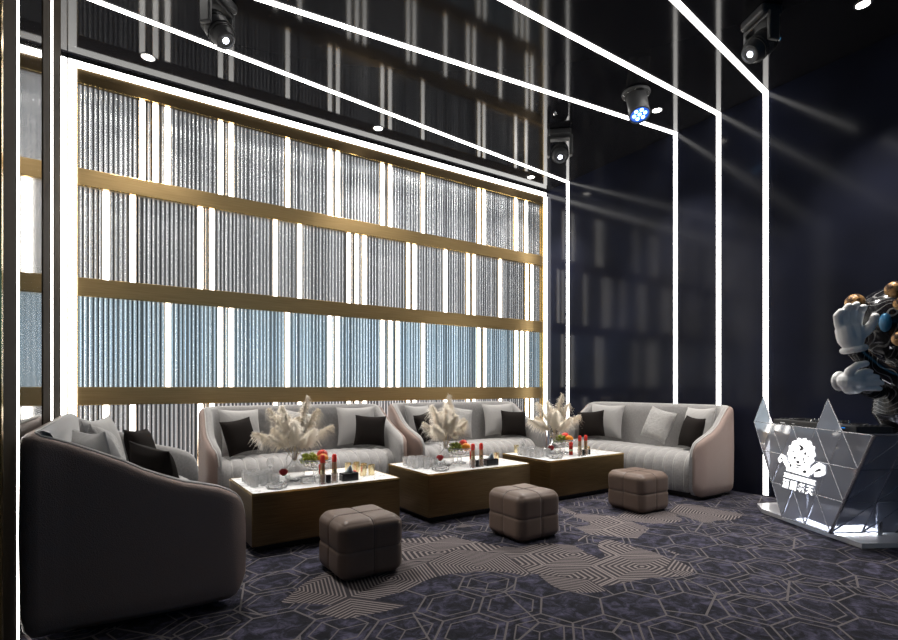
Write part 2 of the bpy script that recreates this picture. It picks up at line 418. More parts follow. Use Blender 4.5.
# ------------------------------------------------------------------ sofas
HP = [(0, .905), (.06, .89), (.15, .858), (.25, .812), (.35, .765), (.46, .70), (.6, .642), (.72, .612), (.78, .588), (.83, .558), (.858, .52), (.872, .48), (.88, .42)]
RCV = .07; HP_NEAR = HP; HP_FAR = [(0, .905), (.12, .90), (.2, .882), (.28, .845), (.36, .79), (.46, .715), (.6, .65), (.72, .612), (.78, .588), (.83, .558), (.858, .52), (.872, .48), (.88, .42)]
def hgt(d):
    for (a, ha), (b, hb) in zip(HP, HP[1:]):
        if d <= b: f = (d - a) / (b - a); return ha + (hb - ha) * f
    return HP[-1][1]
def hbot(d):
    return .035 if d < .80 else .035 + .085 * ((d - .80) / .08) ** 2.5
W = .985; RC = .07
def plan():
    RC = RCV
    pts = []
    ds = [.88, .876, .868, .855, .835, .80, .75, .68, .6, .52, .44, .36, .29, .23, .17, .13]
    for d in [q for q in ds if q > RC + .01]:
        bow = .018 * math.sin(PI * min(1, (d - .3) / .58))
        pts.append((-W - bow + .02 + max(0, (d - .8)) * .35, -d, -1, 0, d))
    for i in range(13):
        a = PI - (PI / 2) * i / 12
        x = -W + .02 + RC + RC * math.cos(a); y = -RC + RC * math.sin(a)
        pts.append((x, y, math.cos(a), math.sin(a), -y * .9))
    mid = [(x, 0, 0, 1, 0) for x in [-(W - .04 - RC) + 2 * (W - .04 - RC) * i / 12 for i in range(1, 12)]]
    left = pts[:]
    right = [(-x, y, -nx, ny, d) for x, y, nx, ny, d in reversed(left)]
    return left + mid + right
def sweep(secfun):
    P = plan(); vs = []; fs = []; m = None
    for (x, y, nx, ny, d) in P:
        sec = secfun(hgt(d), hbot(d), d); m = len(sec)
        for o, z in sec: vs.append((x - nx * o, y - ny * o, z))
    n = len(P)
    for i in range(n - 1):
        for k in range(m):
            k2 = (k + 1) % m; fs.append((i * m + k, (i + 1) * m + k, (i + 1) * m + k2, i * m + k2))
    fs.append(tuple(range(m))); fs.append(tuple((n - 1) * m + k for k in range(m - 1, -1, -1)))
    return MB().add(vs, fs)
def sec_shell(h, b, d):
    q = max(0, (d - .83) / .05); e = .016 * q
    return [(.03 + e, b), (.008 + e, b + .03), (0 + e, b + .10), (e - .004, b + (h - b) * .5), (e, h - .05), (.006 + e, h - .02), (.02, h - .004), (.035, h), (.05 - e * .3, h - .002), (.05 - e * .3, b)]
def sec_lining(h, b, d):
    q = max(0, (d - .80) / .08); g = .07 * (1 - .62 * q); z1 = max(b + .02, .33)
    return [(.051 - .012 * q, b + .005), (.051 - .012 * q, h - .006), (.056, h + .004), (.05 + g * .35, h + .008), (.05 + g * .7, h - .004), (.05 + g * .95, h - .035), (.05 + g * 1.06, max(h - .11, z1 + .02)), (.05 + g * 1.1, max(h - .25, z1 + .01)), (.05 + g, z1), (.05 + g, b + .005)]
def make_sofa(label, loc, rz):
    s = thing('sofa', label, 'sofa', loc, rz, 'curved grey velvet sofas')
    sh = sweep(sec_shell).build('shell', 'leather', s, smooth=True, angle=60)
    sweep(sec_lining).build('backrest', 'velvet', s, smooth=True, angle=60)
    P = plan()
    MB().tube([(x - nx * .051, y - ny * .051, hgt(d) + .002) for x, y, nx, ny, d in P], .0055, 6).build('piping', 'piping', s, smooth=True)
    # seat with vertical channels flowing down the front
    prof = [(-.10, .385), (-.25, .415), (-.45, .432), (-.62, .436), (-.71, .428), (-.77, .405), (-.812, .365), (-.835, .30), (-.842, .22), (-.84, .13), (-.83, .06)]
    N = 16; K = 6; XH = .865; vs = []; fs = []; m = len(prof) + 2
    def front(x, y): return y + .10 * (abs(x) / XH) ** 6 * min(1, max(0, (-y - .3) / .3))
    nrm = []
    for i in range(len(prof)):
        a = prof[max(i - 1, 0)]; b = prof[min(i + 1, len(prof) - 1)]; dy, dz = b[0] - a[0], b[1] - a[1]; l = math.hypot(dy, dz)
        nrm.append((dz / l, -dy / l))
    for i in range(N * K + 1):
        x = -XH + 2 * XH * i / (N * K); bu = .016 * abs(math.sin(PI * i / K)) ** .6
        for (y, z), (ny, nz2) in zip(prof, nrm): vs.append((x, front(x, y + ny * bu), z + nz2 * bu))
        vs.append((x, -.78 if abs(x) < .8 else -.7, .05)); vs.append((x, -.10, .05))
    for i in range(N * K):
        for k in range(m):
            k2 = (k + 1) % m; fs.append((i * m + k, i * m + k2, (i + 1) * m + k2, (i + 1) * m + k))
    fs.append(tuple(range(m - 1, -1, -1))); fs.append(tuple(N * K * m + k for k in range(m)))
    MB().add(vs, fs).build('seat', 'velvet', s, smooth=True, angle=70)
    mb = MB()
    for j in range(1, N):
        x = -XH + 2 * XH * j / N
        mb.tube([(x, front(x, y + ny * .004), z + nz2 * .004) for (y, z), (ny, nz2) in zip(prof, nrm)], .0038, 5)
    mb.build('seam_piping', 'piping', s, smooth=True)
    mb = MB()
    poly = [(-.88, -.76), (.88, -.76), (.90, -.3), (.80, -.12), (.66, -.06), (-.66, -.06), (-.80, -.12), (-.90, -.3)]
    mb.prism(poly, 0.0, .07).build('base', 'plinth', s)
    return s
SF = [((XL + .014, 3.718, 0), PI / 2, 'grey velvet sofa at the left edge, turned so its dark leather end faces the viewer', 'nearest sofa at the left edge'),
      ((1.635, 5.62, 0), 0, 'grey velvet sofa in front of the fluted screen, the left one, behind the left table', 'left sofa by the fluted screen'),
      ((3.655, 5.62, 0), 0, 'grey velvet sofa in front of the fluted screen, the right one, behind the middle table', 'right sofa by the fluted screen'),
      ((5.487, 3.77, 0), -PI / 2, 'grey velvet sofa standing against the navy wall, pinkish leather arm toward the booth', 'sofa against the navy wall')]
sofa0 = None
for loc, rz, lab, _ in SF:
    if rz == PI / 2: make_sofa(lab, loc, rz).scale = (1, 1.03, 1); RCV = .25; HP = HP_FAR
    elif sofa0 is None: sofa0 = make_sofa(lab, loc, rz)
    else:
        q = dup(sofa0, loc, (0, 0, rz), lab)
        if rz < 0: q.scale = (1, .9, 1)

# cushions -----------------------------------------------------------
def make_cushion(name, size, thick, mat, label, group, pinch=.10):
    n = 18; vs = []; fs = []
    for side in (1, -1):
        for i in range(n + 1):
            for j in range(n + 1):
                u = -1 + 2 * i / n; w = -1 + 2 * j / n
                x = u * (1 - pinch * (1 - w * w) * abs(u) ** 2 * .9); z = w * (1 - pinch * (1 - u * u) * abs(w) ** 2 * .9)
                tk = ((1 - u ** 4) * (1 - w ** 4)) ** .55 * (1 - .15 * (u * u + w * w))
                vs.append((x * size / 2, -side * max(tk * thick / 2, .0035 if side > 0 else .0035), z * size / 2 + size / 2))
    m = (n + 1) ** 2
    for i in range(n):
        for j in range(n):
            a = i * (n + 1) + j; b = a + 1; c = a + n + 2; d = a + n + 1
            fs.append((a, d, c, b)); fs.append((m + a, m + b, m + c, m + d))
    rim = [i * (n + 1) for i in range(n + 1)] + [n * (n + 1) + j for j in range(1, n + 1)] + [i * (n + 1) + n for i in range(n - 1, -1, -1)] + [j for j in range(n - 1, 0, -1)]
    for a, b in zip(rim, rim[1:] + rim[:1]): fs.append((a, b, m + b, m + a))
    o = MB().add(vs, fs).build(name, mat, smooth=True, angle=75)
    return tag(o, label, 'cushion', group)
# x, y (in the sofa's own frame), yaw, lean, roll, kind
CU = [(-.58, -.335, .34, -.26, .03, 'light', 'light grey square cushion in the left corner of the %s'),
      (-.61, -.555, .46, -.30, -.11, 'dark', 'dark brown cushion at the left end of the %s'),
      (.12, -.36, -.12, -.34, .20, 'wrinkle', 'crinkled silver grey cushion in the middle of the %s'),
      (.61, -.335, -.36, -.26, -.03, 'light', 'light grey square cushion in the right corner of the %s'),
      (.655, -.545, -.46, -.28, .05, 'dark', 'dark brown cushion at the right end of the %s')]
protoC = {}
for si, (loc, rz, lab, nm) in enumerate(SF):
    MS = Matrix.Translation(loc) @ Matrix.Rotation(rz, 4, 'Z')
    for ci, (x, y, yaw, lean, roll, kd, lb) in enumerate(CU):
        if si in (1, 2) and kd == 'wrinkle': x = -.08
        if si == 3: y *= .92
        size = {'light': .43, 'dark': .335, 'wrinkle': .375}[kd]
        lift = .452 + abs(math.sin(roll)) * size / 2 + .012
        mt = MS @ Matrix.Translation((x, y, lift)) @ Matrix.Rotation(yaw, 4, 'Z') @ Matrix.Rotation(lean, 4, 'X') @ Matrix.Rotation(roll, 4, 'Y')
        nmx = 'cushion'
        if kd not in protoC:
            o = make_cushion(nmx, size, {'light': .15, 'dark': .13, 'wrinkle': .15}[kd], {'light': 'cushion_grey', 'dark': 'cushion_dark', 'wrinkle': 'cushion_wrinkle'}[kd], lb % nm,
                             {'light': 'light grey cushions on the sofas', 'dark': 'dark cushions on the sofas', 'wrinkle': 'crinkled cushions on the sofas'}[kd])
            protoC[kd] = o
        else:
            o = protoC[kd].copy(); C.objects.link(o); o['label'] = lb % nm
        o.matrix_world = mt

# ------------------------------------------------------------------ poufs
POUF = {}
def pouf_mesh():
    n = 44; w = .395; hh = .335; vs = []; fs = []; idx = {}
    def pt(a, b, face):
        return {0: (a, b, 1), 1: (a, -b, -1), 2: (a, -1, b), 3: (-a, 1, b), 4: (1, a, b), 5: (-1, -a, b)}[face]
    def shape(p):
        x, y, z = p
        # rounded cube + pillowed quadrants with creases along the middle lines
        q = Vector((x, y, z)); r = .34
        inner = Vector([max(-1 + r, min(1 - r, c)) for c in q]); d = q - inner
        q = inner + (d.normalized() * r if d.length > 1e-6 else d)
        cr = 1.
        ax = sorted([(abs(c), i) for i, c in enumerate((x, y, z))])[-1][1]
        others = [abs((x, y, z)[i]) for i in range(3) if i != ax]
        for o in others: cr *= 1 - math.exp(-(o / .04) ** 2)
        bul = .035 * (1 - (others[0] - .5) ** 2 * 2) * (1 - (others[1] - .5) ** 2 * 2)
        q = q * (1 + bul - .026 * (1 - cr))
        return (q.x * w / 2, q.y * w / 2, q.z * hh / 2 + hh / 2 + .005)
    POUF['shape'] = shape
    for f in range(6):
        g = []
        for i in range(n + 1):
            for j in range(n + 1):
                p = pt(-1 + 2 * i / n, -1 + 2 * j / n, f); key = tuple(round(c, 5) for c in p)
                if key not in idx: idx[key] = len(vs); vs.append(shape(p))
                g.append(idx[key])
        for i in range(n):
            for j in range(n):
                a = i * (n + 1) + j; fs.append((g[a], g[a + n + 1], g[a + n + 2], g[a + 1]))
    zmin = min(v_[2] for v_ in vs)
    return MB().add([(x, y, max(z - zmin, 0.004)) for x, y, z in vs], fs)
p0 = None
for x, y, rz, lab in ((1.25, 2.90, .02, 'brown leather cube pouf, the largest and nearest, in front of the left table'),
                      (2.565, 2.91, .0, 'brown leather cube pouf in front of the middle table'),
                      (3.99, 2.97, -.03, 'brown leather cube pouf nearest the sofa against the navy wall')):
    if p0 is None:
        p0 = thing('pouf', lab, 'pouf', (x, y, 0), rz, 'leather cube poufs')
        b = pouf_mesh().build('body', 'pouf', p0, smooth=True, angle=80)
        for ax in range(3):
            path = []
            for k in range(96):
                t = k / 96 * 8; q = (1, -1 + 2 * ((t % 2) / 2)); s_ = int(t // 2)
                uv = [(1, q[1]), (-q[1], 1), (-1, -q[1]), (q[1], -1)][s_]
                p = [0, 0, 0]; p[(ax + 1) % 3], p[(ax + 2) % 3] = uv
                pt_ = Vector(POUF['shape'](p)); path.append((pt_.x, pt_.y, max(pt_.z + .003, .006)))
            path.append(path[0])
            MB().tube(path, .0022, 6, cap=False).build('seam', 'pouf_seam', p0, smooth=True)
        MB().box((-.13, -.13, 0), (.13, .13, .012)).build('base', 'plinth', p0)
    else: dup(p0, (x, y, 0), (0, 0, rz), lab)

# ------------------------------------------------------------------ coffee tables
TW, TD, TZ = 1.10, .70, .40
TB = [(.755, 3.515, .022, 'left'), (2.11, 3.535, .012, 'middle'), (3.462, 3.545, .02, 'right')]
def table(label, loc, rz):
    s = thing('coffee_table', label, 'table', loc, rz, 'brass coffee tables')
    MB().box((0, 0, .05), (TW, TD, TZ - .012)).build('body', 'table_body', s, bevel=.004)
    MB().box((.06, .06, 0), (TW - .06, TD - .06, .05)).build('base', 'plinth', s)
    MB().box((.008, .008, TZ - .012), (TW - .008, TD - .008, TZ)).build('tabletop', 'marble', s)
    mb = MB(); mb.box((0, 0, TZ - .012), (TW, .008, TZ + .001)).box((0, TD - .008, TZ - .012), (TW, TD, TZ + .001)).box((0, .008, TZ - .012), (.008, TD - .008, TZ + .001)).box((TW - .008, .008, TZ - .012), (TW, TD - .008, TZ + .001))
    mb.build('rim', 'gold', s)
    return s
t0 = None
for x, y, rz, nm in TB:
    lab = {'left': 'brass box coffee table with marble top, the left and nearest one', 'middle': 'brass box coffee table with marble top, the middle one of the row', 'right': 'brass box coffee table with marble top, the right one beside the far sofa'}[nm]
    if t0 is None: t0 = table(lab, (x, y, 0), rz)
    else: dup(t0, (x, y, 0), (0, 0, rz), lab)

# table-top things; each built once, then copied
proto = {}
def place(kind, maker, ti, x, y, label, rz=0., dz=0., group=None, rot=None):
    tx, ty, tr, nm = TB[ti]; ca, sa = math.cos(tr), math.sin(tr)
    loc = (tx + x * ca - y * sa, ty + x * sa + y * ca, TZ + .0005 + dz)
    lab = label.replace('{t}', nm + ' table')
    r = rot or (0, 0, tr + rz)
    if kind not in proto: o = maker(); proto[kind] = o; o.location = loc; o.rotation_euler = r; tag(o, lab, None, group)
    else: o = dup(proto[kind], loc, r, lab)
    return o
def one(name, mb, mat, cat, **k):
    o = mb.build(name, mat, **k); o['category'] = cat; return o
def mk_glass():
    h, r, w = .082, .031, .003
    return one('drinking_glass', MB().lathe([(0, 0), (r * .86, 0), (r * .92, .003), (r, h), (r - w, h), (r * .88 - w, .014), (0, .012)], 18), 'tumbler_glass', 'glass', smooth=True)
def mk_ashtray():
    s = thing('ashtray', None, 'ashtray')
    MB().lathe([(0, 0), (.062, 0), (.072, .006), (.075, .03), (.068, .034), (.052, .034), (.046, .014), (0, .012)], 8).build('bowl', 'glass', s)
    for k in range(4):
        a = PI / 4 + k * PI / 2; MB().box((-.006, -.006, .0345), (.006, .006, .042), Matrix.Translation((.062 * math.cos(a), .062 * math.sin(a), 0)) @ Matrix.Rotation(a, 4, 'Z')).build('stud', 'glass', s)
    return s
def mk_bowl():
    return one('rose_bowl', MB().lathe([(0, 0), (.03, 0), (.045, .012), (.05, .035), (.043, .06), (.04, .06), (.046, .035), (.041, .015), (0, .006)], 20), 'glass', 'bowl', smooth=True)
def mk_rose(mat):
    s = thing('rose', None, 'flower'); mb = MB()
    for ring, (n, r, tilt, sz) in enumerate(((3, .003, -.3, .036), (5, .008, -.15, .036), (6, .014, .05, .034), (7, .020, .3, .030))):
        for k in range(n):
            a = 2 * PI * k / n + ring * .5
            mt = Matrix.Rotation(a, 4, 'Z') @ Matrix.Translation((r, 0, .012 - ring * .002)) @ Matrix.Rotation(tilt, 4, 'Y')
            vs = []; fs = []
            for i in range(5):
                for j in range(5):
                    u = -1 + j / 2; w = i / 4
                    vs.append((.004 * w * w - .006 * u * u, u * sz * .8 * math.sin(PI * (.18 + .62 * w)), w * sz * 1.1))
            for i in range(4):
                for j in range(4): q = i * 5 + j; fs.append((q, q + 1, q + 6, q + 5))
            mb.add(vs, fs, mt)
    o = mb.build('petals', mat, s, smooth=True); md = o.modifiers.new('thick', 'SOLIDIFY'); md.thickness = .0015
    MB().lathe([(0, -.002), (.012, 0), (.016, .010), (.010, .014)], 10).build('calyx', 'stemgreen', s, smooth=True)
    return s
def mk_vase():
    s = thing('vase', None, 'vase')
    out = [(0, 0), (.045, 0), (.066, .02), (.076, .055), (.066, .09), (.04, .12), (.021, .15), (.017, .19), (.023, .225)]
    inn = [(r - .003, z) for r, z in reversed(out[2:])] + [(.04, .008), (0, .008)]
    MB().lathe(out + inn, 28).build('body', 'glass', s, smooth=True, angle=70)
    mb = MB()
    for sx in (1, -1):
        mb.tube([(sx * .018, 0, .20), (sx * .045, 0, .205), (sx * .06, 0, .17), (sx * .058, 0, .13), (sx * .052, 0, .108)], .0035, 8)
    mb.build('handle', 'glass', s, smooth=True)
    return s
def mk_tray():
    s = thing('glass_caddy', None, 'box')
    MB().box((-.05, -.03, 0), (.05, .03, .045)).build('box', 'glass', s, bevel=.004)
    MB().box((-.036, -.018, .0455), (.036, .018, .056)).build('napkins', 'deck_white', s, bevel=.003)
    return s
def mk_fruitbowl():
    s = thing('fruit_bowl', None, 'bowl'); n = 36
    prof = [(0, 0), (.048, 0), (.05, .006), (.02, .016), (.014, .045), (.03, .058), (.066, .075), (.092, .115), (.098, .118), (.092, .124), (.087, .118), (.062, .084), (.03, .068), (0, .064)]
    mb = MB().lathe(prof, n)
    # scalloped cut-glass bowl
    mb.v = [(x * 1.3 * (1 + (.05 if i % 2 else -.02) * (z > .055)), y * 1.3 * (1 + (.05 if i % 2 else -.02) * (z > .055)), z * 1.2) for i, (x, y, z) in enumerate(mb.v)]
    mb.build('bowl', 'glass', s)
    return s
def mk_fruit(mat, r, name, cat, flat=.92):
    s = thing(name, None, cat)
    MB().lathe([(0.0, .06 * r)] + [(r * math.sin(a) * (1.0), r * flat * (1 - math.cos(a))) for a in [PI * k / 12 for k in range(1, 12)]] + [(0, r * 2 * flat - .10 * r)], 18).build('flesh', mat, s, smooth=True)
    MB().tube([(0, 0, 2 * r * flat - .12 * r), (.003, 0, 2 * r * flat + .004), (.006, 0, 2 * r * flat + .012)], .0017, 6).build('stem', 'stemgreen', s)
    return s
def mk_grapes():
    s = thing('grape_bunch', None, 'grapes'); rnd = random.Random(3); mb = MB()
    pts = []
    for k in range(34):
        for _ in range(60):
            x, y, z = rnd.uniform(-.042, .042), rnd.uniform(-.034, .034), rnd.uniform(0.012, .05)
            if (x / .046) ** 2 + (y / .036) ** 2 + ((z - .02) / .04) ** 2 > 1: continue
            if all((x - a) ** 2 + (y - b) ** 2 + (z - c) ** 2 > .0145 ** 2 for a, b, c in pts): pts.append((x, y, z)); break
    for p in pts: mb.ball((p[0] * 1.45, p[1] * 1.45, p[2] * 1.45), .0165, 10)
    mb.build('berries', 'green', s, smooth=True)
    MB().tube([(0, 0, .05), (.005, .004, .088), (.02, .006, .10)], .0018, 6).build('stalk', 'stemgreen', s)
    return s
def mk_holder():
    s = thing('bottle_holder', None, 'holder')
    for x in (-.045, .045):
        MB().lathe([(0, 0), (.024, 0), (.026, .003), (.026, .07), (.0235, .07), (.0235, .008), (0, .008)], 20, Matrix.Translation((x, 0, 0))).build('cup', 'glass', s, smooth=True)
    MB().box((-.014, -.012, .001), (.014, .012, .062)).build('centre_block', 'black', s, bevel=.002)
    MB().box((-.019, -.004, .030), (-.0145, .004, .036)).box((.0145, -.004, .030), (.019, .004, .036)).build('link', 'chrome', s)
    return s
def mk_bottle(liq, cap, h, r):
    s = thing('bottle', None, 'bottle')
    MB().lathe([(0, 0), (r, .001), (r, h * .66), (r * .86, h * .72), (0, h * .72)], 18).build('body', liq, s, smooth=True, angle=50)
    MB().lathe([(0, h * .722), (r * .98, h * .722), (r * 1.02, h * .78), (r * .98, h * .95), (r * .6, h), (0, h)], 18).build('cap', cap, s, smooth=True, angle=50)
    MB().lathe([(r * 1.01, h * .30), (r * 1.03, h * .30), (r * 1.03, h * .46), (r * 1.01, h * .46)], 18, closed=True).build('label_band', 'gold_glass', s, smooth=True)
    return s
def mk_box():
    s = thing('tissue_box', None, 'box')
    MB().box((-.065, -.035, 0), (.065, .035, .058)).build('box', 'black', s, bevel=.004)
    mb = MB(); vs = []; fs = []; n = 7
    for i in range(n):
        for j in range(n):
            u = i / (n - 1) * 2 - 1; w = j / (n - 1)
            vs.append((u * .034 * (1 - .75 * w) + .012 * w, .010 * math.sin(u * 5 + w * 3) * (1 - .4 * w), .0585 + w * .052))
    for i in range(n - 1):
        for j in range(n - 1): q = i * n + j; fs.append((q, q + 1, q + n + 1, q + n))
    o = mb.add(vs, fs).build('tissue', 'paper', s, smooth=True); md = o.modifiers.new('thick', 'SOLIDIFY'); md.thickness = .002
    return s
def mk_goldcup():
    h, r, w = .082, .026, .0025
    return one('gold_tumbler', MB().lathe([(0, 0), (r * .9, 0), (r * .93, .003), (r, h), (r - w, h), (r * .88 - w, .008), (0, .006)], 18), 'gold_glass', 'tumbler', smooth=True)
def mk_wine():
    return one('wine_glass', MB().lathe([(0, 0), (.028, 0), (.028, .002), (.004, .006), (.0035, .07), (.018, .085), (.028, .115), (.024, .155), (.0225, .155), (.026, .115), (.016, .089), (0, .078)], 20), 'glass', 'glass', smooth=True)
def mk_lipstick():
    s = thing('lighter', None, 'lighter')
    MB().lathe([(0, 0), (.012, 0), (.012, .05), (0, .05)], 14).build('case', 'black', s, smooth=True, angle=40)
    MB().lathe([(0, .0505), (.009, .0505), (.009, .075), (.003, .085), (0, .085)], 14).build('tip', 'gold_glass', s, smooth=True, angle=40)
    return s
# pampas plumes
def mk_plume(seed, L, bend, fat):
    rnd = random.Random(seed); s = thing('pampas_stem', None, 'pampas grass')
    def axis(t): return Vector((bend * t * t * L, 0, L * t * (1 - .22 * abs(bend) * t)))
    MB().tube([axis(k / 10) for k in range(11)], [.0024 - .0014 * k / 10 for k in range(11)], 6).build('stalk', 'straw', s, smooth=True)
    mb = MB(); N = 760
    for k in range(N):
        t = .36 + .64 * (rnd.random() ** .9); p = axis(t); d = (axis(min(1, t + .02)) - axis(t - .02)).normalized()
        env = math.sin(PI * min(1, max(0.06, (t - .33) / .69)) ** .75) ** .6
        a = rnd.uniform(0, 2 * PI); side = d.cross(Vector((math.cos(a), math.sin(a), .2))).normalized()
        ln = fat * .86 * (.55 + .75 * rnd.random() + (.7 if rnd.random() < .12 else 0)) * (env + .15)
        up = rnd.uniform(.5, 1.1); q = []
        for j in range(5):
            f = j / 4; q.append(p + d * (ln * f * up) + side * (ln * .85 * f) + Vector((bend * .4 * ln * f * f, 0, -.75 * ln * f * f)))
        w = d.cross(side) * rnd.uniform(.0018, .0036); vs = []; fs = []
        for j in range(5):
            tap = (1 - .72 * (j / 4)); vs += [q[j] - w * tap, q[j] + w * tap]
        for j in range(4): fs.append((2 * j, 2 * j + 1, 2 * j + 3, 2 * j + 2))
        mb.add(vs, fs)
        # tiny side seeds
        for j in (1, 2, 3):
            if rnd.random() < .7:
                sd = Vector((rnd.uniform(-1, 1), rnd.uniform(-1, 1), rnd.uniform(-.6, .6))).normalized() * .011
                ww = sd.cross(Vector((0, 0, 1))) * .12
                mb.add([q[j] - ww, q[j] + ww, q[j] + sd], [(0, 1, 2)])
    mb.build('plume', 'pampas', s)
    return s
plspec = [(11, .50, .10, .062), (12, .44, .22, .064), (13, .38, .42, .058), (14, .34, .15, .062), (15, .31, .34, .058)]
# yaw, spec index, lean: arrangement of one bouquet (x right in the table frame)
arr = [(0.2, 0, .12), (.25, 1, .26), (-.15, 2, .40), (2.9, 1, .20), (3.3, 2, .50), (1.2, 3, .20), (4.4, 3, .24), (5.3, 4, .3), (2.2, 4, .35), (.9, 3, .10), (3.7, 1, .08), (5.9, 4, .42)]
def bouquet(ti, x, y, turn):
    for k, (yaw, si, lean) in enumerate(arr):
        sp = plspec[si]; tx, ty, tr, nm = TB[ti]
        kind = 'plume%d' % si; a = yaw + turn
        rot = (Matrix.Rotation(a, 3, 'Z') @ Matrix.Rotation(lean, 3, 'Y')).to_euler()
        place(kind, lambda: mk_plume(*sp), ti, x + .006 * math.cos(a), y + .006 * math.sin(a), 'cream pampas grass plume rising from the glass vase on the {t}', dz=.150, rot=tuple(rot), group='pampas plumes in the glass vases')

gname = ['front', 'second', 'third', 'back']
for ti in range(3):
    for c in range(3):
        for r in range(4):
            if ti == 1 and c == 0 and r == 0: continue
            place('glass', mk_glass, ti, .075 + c * .072, .25 + r * .085 + (c % 2) * .02,
                  'small clear glass on the {t}, %s in the %s row from the left' % (['front', 'second', 'third', 'last'][r], ['first', 'second', 'third'][c]), group='small drinking glasses set out on the tables')
    place('ash', mk_ashtray, ti, .19, .115, 'clear cut glass ashtray at the front left corner of the {t}', .3)
    place('rbowl', mk_bowl, ti, .285, .27, 'round clear glass bowl holding a dark red rose on the {t}')
    place('rose', lambda: mk_rose('rose'), ti, .285, .27, 'dark red rose in the small glass bowl on the {t}', dz=.056)
    place('vase', mk_vase, ti, .385, .33, 'round bellied clear glass vase with pampas on the {t}')
    bouquet(ti, .385, .33, (0, .5, -.3)[ti])
    place('fruitbowl', mk_fruitbowl, ti, .565, .37, 'footed cut glass bowl filled with fruit on the {t}')
    place('grapes', mk_grapes, ti, .515, .365, 'bunch of green grapes in the fruit bowl on the {t}', dz=.112)
    place('orange', lambda: mk_fruit('orange', .042, 'orange_fruit', 'orange'), ti, .60, .315, 'bright orange fruit at the front of the bowl on the {t}', dz=.112)
    place('yellow', lambda: mk_fruit('yellow', .038, 'yellow_fruit', 'fruit'), ti, .565, .44, 'yellow fruit at the back of the bowl on the {t}', dz=.112)
    place('apple', lambda: mk_fruit('apple', .042, 'apple', 'apple'), ti, .625, .395, 'red apple on the right of the fruit bowl on the {t}', dz=.135)
    place('holder', mk_holder, ti, .56, .095, 'clear twin cup holder for two red capped bottles at the front of the {t}')
    for sx, w in ((-.045, 'left'), (.045, 'right')):
        place('bottle', lambda: mk_bottle('amber', 'red', .20, .0175), ti, .56 + sx, .095, 'slim amber bottle with red cap, %s one in the holder on the {t}' % w, dz=.009, group='red capped amber bottles')
    if ti < 2:
        place('box', mk_box, ti, .73, .12, 'black tissue box with pale tissue on the {t}')
        place('rose2', lambda: mk_rose('rose2'), ti, .80, .20, 'bright red rose lying behind the black tissue box on the {t}', dz=.006)
place('caddy', mk_tray, 0, .44, .19, 'clear glass caddy with folded white napkins on the left table')
place('wine', mk_wine, 0, .27, .56, 'tall clear stemmed glass behind the glasses on the left table')
place('wine', mk_wine, 2, .22, .62, 'tall clear stemmed glass at the back left of the right table')
for c in range(2):
    for r in range(3):
        place('goldcup', mk_goldcup, 0, .90 + c * .075 - r * .02, .24 + r * .10, 'pale gold tumbler on the left table, %s in the %s column' % (['front', 'middle', 'back'][r], ['left', 'right'][c]), group='pale gold tumblers on the left table')
place('goldcup', mk_goldcup, 1, .92, .27, 'single pale gold tumbler at the right end of the middle table')
place('redbottle', lambda: mk_bottle('redliq', 'red', .135, .020), 0, .535, .17, 'short dark red bottle behind the twin holder on the left table')
place('redbottle', None, 2, .50, .20, 'short dark red bottle left of the twin holder on the right table')
place('redbottle', None, 1, .565, .18, 'short dark red bottle behind the twin holder on the middle table')
place('lip', mk_lipstick, 2, .70, .13, 'small black and gold lighter standing right of the holder on the right table')
place('lip2', mk_lipstick, 2, .735, .17, 'black and gold lighter farther from the holder on the right table')
place('goldcup', mk_goldcup, 2, .16, .66, 'pale gold tumbler behind the drinking glasses on the right table')

# ------------------------------------------------------------------ ceiling fixtures
def downlight(x, y, lab, power=110):
    s = thing('downlight', lab, 'light', (x, y, CEIL), 0, 'round ceiling downlights')
    MB().lathe([(.045, -.0005), (.058, -.0005), (.058, -.006), (.045, -.006)], 24, closed=True).build('ring', 'alu', s)
    MB().lathe([(0, -.001), (.0445, -.001), (.0445, -.004), (0, -.004)], 24).build('lens', 'led_bright', s)
    l = bpy.data.lights.new('downlight_beam', 'SPOT'); l.energy = power; l.spot_size = math.radians(84); l.spot_blend = .7; l.shadow_soft_size = .05; l.color = (1., .94, .87)
    o = bpy.data.objects.new('beam', l); C.objects.link(o); o.location = (0, 0, -.02); o.parent = s
    return s
for x, y, lab, pw in ((.256, 5.365, 'round downlight in the ceiling above the left end of the fluted screen', 260), (2.542, 5.388, 'round downlight in the ceiling above the middle of the fluted screen', 300),
                  (4.951, 5.456, 'round downlight in the ceiling above the right end of the fluted screen', 260), (4.89, 3.398, 'round downlight beside the blue spotlight', 300),
                  (4.88, 1.582, 'round downlight at the top right above the booth', 340), (2.54, -.3, 'added fill downlight behind the viewer', 130), (.26, -.3, 'added fill downlight at the left behind the viewer', 130)):  # last two are unseen, added as warm fill from the front
    downlight(x, y, lab, pw)
